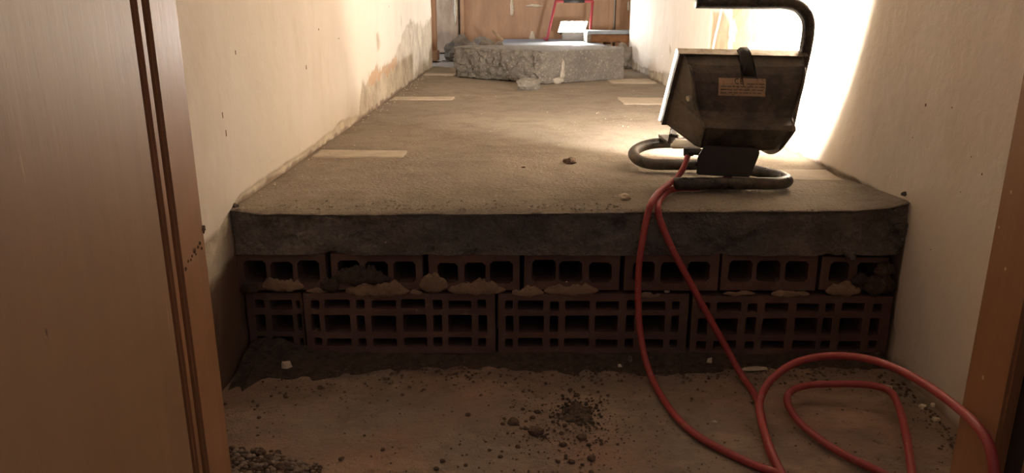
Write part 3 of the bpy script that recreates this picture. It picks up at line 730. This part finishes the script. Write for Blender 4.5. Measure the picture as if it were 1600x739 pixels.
# ------------------------------------------------------------------ far lit lamp on its red stand
def far_lamp():
    D = 4.86; z0 = BT
    g = lambda px, py, d=D: pY(px, py, d)
    cx = g(893, 40).x
    t = empty('panel_lamp', (cx, D, z0), 'lit white panel work lamp on a red tube stand at the far end', 'lamp')
    fl_ = Vector((g(854, 58).x, D-.05, z0+.008)); tl = g(868, 2, D+.02); tr = g(926, 2, D+.02); fr_ = Vector((g(920, 58).x, D-.05, z0+.008))
    bm = bmesh.new(); tube(bm, smoothpath([Vector((fl_.x-.01, D+.13, z0+.008)), Vector((fl_.x-.008, D+.03, z0+.008)), fl_, fl_.lerp(tl, .15), tl.lerp(fl_, .1), tl, tl.lerp(tr, .12), tr.lerp(tl, .12), tr, tr.lerp(fr_, .1), fr_.lerp(tr, .15), fr_, Vector((fr_.x+.008, D+.03, z0+.008)), Vector((fr_.x+.01, D+.13, z0+.008))], 6), .0085, 10)
    obj('stand', bm, MAT['redpaint'], t, smooth=True)
    bm = bmesh.new(); tube(bm, [tl.lerp(tr, .22)+Vector((0, 0, .004)), tl.lerp(tr, .78)+Vector((0, 0, .004))], .014, 12)
    obj('grip', bm, MAT['plastic'], t, smooth=True, label='black foam grip')
    # housing, face tilted up towards the camera
    c = g(895, 42, D-.02); W = .083; Hh = .037; tilt = math.radians(28)
    up = Vector((0, math.sin(tilt), math.cos(tilt))); nn = Vector((0, -math.cos(tilt), math.sin(tilt)))
    def Pq(u, v, w_): return c+Vector((u+.28*v, 0, 0))+up*v+nn*w_
    bm = bmesh.new(); hull(bm, [Pq(sx*W, sv*Hh, 0) for sx in (-1, 1) for sv in (-1, 1)]+[Pq(sx*W*.85, sv*Hh*.8, -.04) for sx in (-1, 1) for sv in (-1, 1)])
    obj('housing', bm, MAT['greymetal'], t)
    bm = bmesh.new()
    for k in range(6):
        u = -W*.85+k*W*.34; hull(bm, [Pq(u-.004, Hh*.9, -.03), Pq(u+.004, Hh*.9, -.03), Pq(u-.004, Hh+.011, -.004), Pq(u+.004, Hh+.011, -.004), Pq(u-.006, Hh*.95, .0), Pq(u+.006, Hh*.95, .0)])
    obj('cooling_fin', bm, MAT['greymetal'], t)
    bm = bmesh.new(); hull(bm, [Pq(sx*W*.96, sv*Hh*.93, q) for sx in (-1, 1) for sv in (-1, 1) for q in (.0005, .003)])
    obj('lit_panel', bm, MAT['led'], t, label='glowing white panel')
    bm = bmesh.new(); x0 = g(878, 52).x; x1 = g(913, 52).x; zt_ = c.z-Hh*.9
    box(bm, x0, x1, D-.04, D+.02, z0+.001, zt_, bevel=.004); obj('driver_box', bm, MAT['greymetal'], t)
    a = area('panel_lamp_light', Pq(0, 0, .01), nn, W*1.9, Hh*1.8, LAMP_FAR, (1.0, .93, .84), 2.3); a.parent = t; a.location = Pq(0, 0, .01)-t.location
far_lamp()

# ------------------------------------------------------------------ halogen work lamp
def halogen():
    t = empty('work_lamp', (.39, 1.40, ZT), 'dusty black halogen work lamp with tube stand and handle on the raised floor', 'lamp')
    r = .0106; zf = ZT+.006+r
    nb0 = pY(1052, 302, 1.283); nb1 = pY(1215, 302, 1.283)
    z1 = ZT+.030
    L_ = pZ(995, 252, zf)
    hx = .527
    pts = [Vector((nb0.x, 1.283, zf)), Vector((nb0.x+.07, 1.283, zf)), Vector((nb1.x-.03, 1.283, zf)), Vector((nb1.x, 1.286, zf)), Vector((nb1.x+.021, 1.303, zf)), Vector((nb1.x+.022, 1.335, zf)), Vector((nb1.x+.005, 1.37, zf)), Vector((nb1.x-.02, 1.405, zf)), Vector((nb1.x-.05, 1.435, zf)), Vector((nb1.x-.09, 1.447, zf)),
           Vector((.36, 1.449, zf)), Vector((.29, 1.449, zf)), Vector((.262, 1.455, zf)), Vector((.242, 1.478, zf+.003)), Vector((.236, 1.51, zf+.010)), Vector((.252, 1.535, zf+.018)), Vector((.285, 1.547, zf+.024)),
           Vector((.34, 1.545, zf+.026)), Vector((.44, 1.535, zf+.026)), Vector((.485, 1.52, zf+.028)), pY(1205, 233, 1.485), pY(1220, 222, 1.45), pY(1231, 200, 1.41), pY(1240, 160, 1.388), pY(1249, 120, 1.373), pY(1258, 80, 1.36)]
    for q in ((1263, 48, 1.353), (1261, 27, 1.35), (1248, 11, 1.35), (1228, 4.5, 1.35), (1200, 4, 1.35), (1140, 4, 1.35), (1088, 3, 1.35)): pts.append(pY(*q))
    bm = bmesh.new(); tube(bm, smoothpath(pts, 8), r, 16); obj('tube_stand', bm, MAT['tube'], t, smooth=True)
    # local frame of the head
    tilt = math.radians(25); ya = math.radians(5); ro = math.radians(7)
    n = Vector((math.sin(ya)*math.cos(tilt), math.cos(ya)*math.cos(tilt), math.sin(tilt)))
    right = Vector((math.cos(ya), -math.sin(ya), 0)); up = right.cross(n)
    right, up = right*math.cos(ro)-up*math.sin(ro)*.15, up*math.cos(ro)+right*math.sin(ro)
    right.normalize(); up.normalize()
    c = Vector((.3845, 1.382, CAMH-.1395))
    def Q(u, v, w_): return c+right*(u+.24*max(0, w_))+up*v-n*w_
    W, Hh = .102, .067
    # housing shell: rows (v, back depth, half width at back)
    rows = [(.0715, -.002, .099), (.062, .024, .0965), (.054, .036, .094), (.043, .046, .091), (.028, .054, .088), (.012, .060, .084), (-.002, .066, .079), (-.010, .073, .076), (-.0125, .092, .0745), (-.016, .097, .074), (-.024, .0955, .0735), (-.044, .092, .071), (-.062, .088, .067), (-.070, .078, .066), (-.0715, .004, .096)]
    bm = bmesh.new(); R = []
    nu = 14
    for (v, d, hw) in rows:
        ring = [bm.verts.new(Q(-W*.98, v, .0))]
        ring.append(bm.verts.new(Q(-hw-(W*.98-hw)*.12, v, d*.86)))
        for k in range(nu+1):
            u = -1+2*k/nu; cc = d-.006*(u*u)**4*1
            ring.append(bm.verts.new(Q(hw*u, v, cc)))
        ring.append(bm.verts.new(Q(hw+(W*.98-hw)*.12, v, d*.86))); ring.append(bm.verts.new(Q(W*.98, v, 0))); R.append(ring)
    for a, b in zip(R[:-1], R[1:]):
        for k in range(len(a)-1): bm.faces.new((a[k], b[k], b[k+1], a[k+1]))
    hs = obj('housing', bm, MAT['housing'], t, smooth=False)
    md = hs.modifiers.new('s', 'SOLIDIFY'); md.thickness = .0018; md.offset = -1
    # ridge edges of the side walls (cast ribs)
    bm = bmesh.new()
    for s in (-1, 1):
        tube(bm, [Q(s*hw, v, d-.001) for v, d, hw in rows[1:13]], .0022, 6)
    tube(bm, [Q(-.0745, -.018, .0945), Q(.0745, -.018, .0945)], .0024, 6)
    obj('rib', bm, MAT['housing'], hs, smooth=True)
    # front frame ring
    bm = bmesh.new()
    f = .006
    for (u0, u1, v0, v1) in ((-W-f, W+f, Hh, Hh+f), (-W-f, W+f, -Hh-f, -Hh), (-W-f, -W+.002, -Hh, Hh), (W-.002, W+f, -Hh, Hh)):
        hull(bm, [Q(u, v, w_) for u in (u0, u1) for v in (v0, v1) for w_ in (-.012, .004)])
    obj('front_frame', bm, MAT['housing'], t)
    bm = bmesh.new(); hull(bm, [Q(u, v, w_) for u in (-W-f-.002, W+f-.01) for v in (Hh+f, Hh+f+.0015) for w_ in (-.013, .006)])
    obj('frame_lip', bm, MAT['metal'], t, label='bare metal lip along the top of the frame')
    # reflector and bulb, glass
    bm = bmesh.new()
    prof = [(.060, -.0), (.045, .022), (.02, .034), (0, .037), (-.02, .034), (-.045, .022), (-.060, 0)]
    rr = [[bm.verts.new(Q(u, v, d)) for u in (-.088, .088)] for v, d in prof]
    for a, b in zip(rr[:-1], rr[1:]): bm.faces.new((a[0], a[1], b[1], b[0]))
    obj('reflector', bm, MAT['silver'], t, smooth=True)
    bm = bmesh.new(); tube(bm, [Q(-.055, 0, .02), Q(.055, 0, .02)], .005, 12); obj('bulb', bm, MAT['halogen'], t, smooth=True, label='glowing halogen tube')
    bm = bmesh.new(); hull(bm, [Q(u, v, w_) for u in (-W-f-.0035, W+f) for v in (-Hh-f-.001, Hh+f-.001) for w_ in (-.0155, -.0125)])
    obj('glass', bm, MAT['halogen'], t, label='glowing front glass')
    # latch on top
    bm = bmesh.new(); hull(bm, [Q(u*.0105, Hh+f+.010, w_) for u in (-.7, .7) for w_ in (-.008, .010)]+[Q(u*.012, Hh+.001, w_) for u in (-1, 1) for w_ in (-.013, .016)]+[Q(u*.012, .053, w_) for u in (-1, 1) for w_ in (.038, .043)]+[Q(u*.012, Hh-.004, .03) for u in (-1, 1)])
    bmesh.ops.bevel(bm, geom=bm.edges, offset=.002, segments=2, affect='EDGES'); obj('latch', bm, MAT['plastic'], t, smooth=True)
    # side screw, wing bolt, bracket
    bm = bmesh.new(); p = Q(-.0885, .012, .046); tube(bm, [p, p+right*-.006-n*.004], .0048, 14); obj('screw', bm, MAT['white'], t, label='pale plastic screw cap')
    bm = bmesh.new(); bp = pY(1048, 225, 1.43)
    hull(bm, [pY(px, py, D) for px, py, D in ((1050, 219, 1.44), (1094, 219, 1.40), (1047, 229, 1.40), (1094, 231, 1.37), (1048, 231, 1.40), (1095, 233, 1.37), (1051, 221, 1.44))])
    obj('bracket', bm, MAT['white'], t, label='pale metal mounting plate')
    bm = bmesh.new(); a0 = pY(1050, 205, 1.42)
    hull(bm, [pY(px, py, D) for px, py, D in ((1048, 197, 1.42), (1056, 197, 1.43), (1058, 212, 1.43), (1050, 224, 1.42), (1043, 224, 1.42), (1046, 208, 1.41), (1049, 198, 1.432), (1046, 222, 1.432))])
    tube(bm, [pY(1046, 212, 1.42), pY(1060, 213, 1.41)], .0035, 8); obj('wing_bolt', bm, MAT['tube'], t)
    # arms joining bracket to the bar
    for u in (1058, 1190):
        bm = bmesh.new(); a = pY(u, 226, 1.42); hull(bm, [a+Vector(q) for q in ((-.01, -.01, 0), (.01, -.01, 0), (-.01, .135, -.002), (.01, .135, -.002), (-.01, -.01, -.006), (.01, -.01, -.006), (-.01, .135, -.008), (.01, .135, -.008))])
        obj('bracket_arm', bm, MAT['tube'], t)
    # junction box below the housing
    bm = bmesh.new()
    fr = [(1101, 229), (1180, 231), (1187, 240), (1172, 277), (1088, 273), (1090, 245)]
    hull(bm, [pY(x, y, 1.290) for x, y in fr]+[pY(x+1, y-3, 1.345) for x, y in fr])
    bmesh.ops.bevel(bm, geom=[e for e in bm.edges if e.calc_face_angle(0) > .4], offset=.002, segments=2, affect='EDGES')
    jb = obj('junction_box', bm, MAT['plastic'], t)
    bm = bmesh.new(); tube(bm, [pY(1076, 231, 1.36), pY(1076, 243, 1.36)], .009, 12); tube(bm, [pY(1072, 236, 1.36), pY(1100, 238, 1.34)], .006, 10)
    obj('cable_gland', bm, MAT['plastic'], jb)
    # printed label
    def surf(u, v):
        vs = [q[0] for q in rows][::-1]; ds = [q[1] for q in rows][::-1]; return float(np.interp(v, vs, ds))
    def plate(u0, u1, v0, v1, off, th):
        bm = bmesh.new(); k = 8; A = []
        for i in range(k+1):
            v = v0+(v1-v0)*i/k; A.append([bm.verts.new(Q(u, v, surf(u, v)+off+e)) for u in (u0, u1) for e in (0, th)])
        for a, b in zip(A[:-1], A[1:]):
            bm.faces.new((a[1], a[3], b[3], b[1])); bm.faces.new((a[0], b[0], b[2], a[2])); bm.faces.new((a[0], a[1], b[1], b[0])); bm.faces.new((a[2], b[2], b[3], a[3]))
        return bm
    lb = obj('rating_label', plate(-.050, .028, .025, .050, .0026, .0004), MAT['label'], t, label='yellowed rating label with faded print')
    rnd = random.Random(4); bm = bmesh.new()
    def ink(u0, u1, v, h=.0009):
        vs = [bm.verts.new(Q(u, vv, surf(u, vv)+.0034)) for u, vv in ((u0, v), (u1, v), (u1, v+h), (u0, v+h))]; bm.faces.new(vs)
    for row in range(4):
        v = .0430-row*.0045; u = -.047 if row else -.003
        while u < .022:
            l = rnd.uniform(.003, .011); ink(u, min(u+l, .026), v); u += l+rnd.uniform(.0012, .003)
    for rct in ((-.047, -.034, .0275, .0007), (-.047, -.034, .0345, .0007)): ink(rct[0], rct[1], rct[2], rct[3])
    obj('small_print', bm, MAT['ink'], lb)
    # CE mark
    cu = bpy.data.curves.new('ce_mark', 'FONT'); cu.body = 'CE'; cu.size = .0105; cu.extrude = .0002; cu.space_character = 1.35
    tmp = bpy.data.objects.new('tmp', cu); C.objects.link(tmp); dg = bpy.context.evaluated_depsgraph_get(); me = bpy.data.meshes.new_from_object(tmp.evaluated_get(dg)); bpy.data.objects.remove(tmp)
    bm = bmesh.new(); bm.from_mesh(me)
    for v in bm.verts:
        u = -.024+v.co.x; vv = .0428+v.co.y; v.co = Q(u, vv, surf(u, vv)+.0032+v.co.z)
    obj('ce_mark', bm, MAT['ink'], lb, label='dark CE mark')
    # its light
    a = area('halogen_light', (0, 0, 0), n+right*.2, W*1.85, Hh*1.8, LAMP_NEAR, (1.0, .90, .79), 2.45); a.parent = t; a.location = Q(0, 0, -.0165)-t.location
halogen()

# ------------------------------------------------------------------ red cable
def cable():
    zt = ZT+.007; g = .0065
    t = empty('power_cable', (.3, 1.0, 0), 'long red rubber power cable hanging from the work lamp and looping on the lower floor', 'cable')
    A = [pY(1076, 240, 1.36), pY(1068, 262, 1.335), pY(1056, 279, 1.31), pZ(1033, 297, zt+.012), pZ(1019, 315, zt+.008), pY(1012, 335, 1.148), pY(1004, 375, 1.138), pY(998, 420, 1.133), pY(997, 470, 1.13), pY(1000, 515, 1.12), pY(1008, 560, 1.10), pZ(1022, 598, g+.002), pZ(1042, 632, g), pZ(1065, 660, g), pZ(1095, 684, g), pZ(1135, 706, g), pZ(1180, 727, g), pZ(1220, 742, g), pZ(1270, 770, g)]
    B = [pY(1140, 275, 1.30), pY(1130, 281, 1.315), pZ(1112, 289, zt), pZ(1090, 293.5, zt), pZ(1062, 294, zt), pZ(1044, 299, zt), pZ(1032, 311, zt+.002), pZ(1028, 324, zt), pY(1031, 342, 1.147), pY(1043, 373, 1.137), pY(1063, 413, 1.13), pY(1087, 457, 1.127), pY(1113, 505, 1.12), pY(1137, 547, 1.11), pZ(1158, 585, g+.006), pZ(1178, 615, g), pZ(1189, 645, g), pZ(1195, 680, g), pZ(1207, 715, g), pZ(1225, 745, g), pZ(1245, 775, g)]
    Cc = [pZ(1232, 760, g), pZ(1213, 722, g+.004), pZ(1198, 685, g+.012), pZ(1188, 650, g+.018), pZ(1188, 625, .035), pZ(1202, 597, .055), pZ(1232, 572, .075), pZ(1270, 559, .092), pZ(1315, 556, .105), pZ(1360, 562, .117), pZ(1405, 578, .127), pZ(1450, 603, .133), pZ(1490, 632, .138), pY(1521, 659, .695), pY(1543, 690, .665), pY(1551, 720, .65), pY(1553, 760, .64), pY(1545, 820, .62)]
    D_ = [pZ(1428, 770, .02), pZ(1423, 725, .024), pZ(1415, 675, .028), pZ(1403, 632, .032), pZ(1388, 610, .034), pZ(1355, 601, .034), pZ(1305, 600, .03), pZ(1262, 602, .026), pZ(1236, 611, .022), pZ(1230, 626, .018), pZ(1243, 652, .014), pZ(1275, 682, .010), pZ(1320, 711, g+.002), pZ(1370, 735, g), pZ(1425, 765, g)]
    for P in (A, B, Cc, D_):
        bm = bmesh.new(); tube(bm, smoothpath(P, 10), .0052, 12); obj('cable_run', bm, MAT['cable'], t, smooth=True)
cable()

bm = bmesh.new(); tube(bm, smoothpath([pX(px, py, XR-.006) for px, py in ((1113, 82), (1117, 60), (1123, 35), (1128, 10), (1131, -20), (1133, -60))], 6), .0042, 10)
tag(obj('white_flex', bm, MAT['pale'], smooth=True), 'white flex hanging down the right wall above the work lamp', 'flex')
# ------------------------------------------------------------------ doorway in front: jambs, door leaf, door wall
JX, KX = -.316, .485
t = empty('door_1', (JX-.05, .7, 0)); tag(t, kind='structure')
obj('jamb', nbox(JX-.06, JX, .691, .75, 0, 2.05, bevel=.0025), MAT['jamb'], t)
obj('rebate', nbox(JX-.06, JX-.012, .655, .695, 0, 2.05), MAT['rebate_shade'], t)
obj('bead', nbox(JX-.03, JX-.001, .671, .683, 0, 2.05, bevel=.0025), MAT['jamb'], t)
lf = tag(obj('door_leaf', nbox(JX-.04, JX, -.14, .660, .008, 2.0, bevel=.002), MAT['leaf']), 'brown veneered door leaf standing open along the left edge', 'door')
obj('jamb', nbox(KX, KX+.06, .683, .75, 0, 2.05, bevel=.003), MAT['jamb'], t)
obj('rebate', nbox(KX+.013, KX+.06, .640, .69, 0, 2.05), MAT['rebate_shade'], t)
obj('jamb', nbox(KX, KX+.06, .56, .645, 0, 2.05, bevel=.003), MAT['jamb'], t)
obj('jamb', nbox(JX-.06, KX+.06, .66, .75, 2.0, 2.06, bevel=.003), MAT['jamb'], t)
tag(obj('wall_door_left', nbox(-1.6, JX-.06, .645, .75, 0, 2.45), MAT['wall']), kind='structure')
tag(obj('wall_door_right', nbox(KX+.06, 1.6, .645, .75, 0, 2.45), MAT['wall']), kind='structure')
tag(obj('wall_door_top', nbox(JX-.06, KX+.06, .66, .75, 2.06, 2.45), MAT['wall']), kind='structure')
# dried dirt splashes on the left jamb
bm = bmesh.new(); rnd = random.Random(3)
for (px, py, r) in ((325, 352, .0035), (312, 380, .0022), (309, 386, .002), (304, 392, .0024), (315, 388, .0018), (300, 400, .0016), (294, 408, .0016), (290, 420, .0022), (326, 357, .0018), (298, 406, .0014), (306, 397, .0014)):
    p = pX(px, py, JX); q = bmesh.ops.create_icosphere(bm, subdivisions=2, radius=1)
    for v in q['verts']:
        n = 1+.4*mnoise.noise(v.co*2+p*400); v.co = Vector((JX+v.co.x*r*.5*n, min(p.y, .7495)+v.co.y*r*n, p.z+v.co.z*r*n))
obj('dirt_splash', bm, MAT['clod'], t)
bm = bmesh.new()
for (px, py, r) in ((1536, 590, .0022), (1489, 612, .0018), (1580, 300, .0016), (1561, 355, .0014), (1571, 420, .0016), (1530, 680, .0016), (1508, 560, .0012)):
    p = pX(px, py, KX); q = bmesh.ops.create_icosphere(bm, subdivisions=1, radius=1)
    for v in q['verts']: v.co = Vector((KX+v.co.x*r*.3, min(max(p.y, .685), .747)+v.co.y*r*.8, p.z+v.co.z*r*1.3))
obj('paint_splash', bm, MAT['pale'], t, label='pale paint specks')
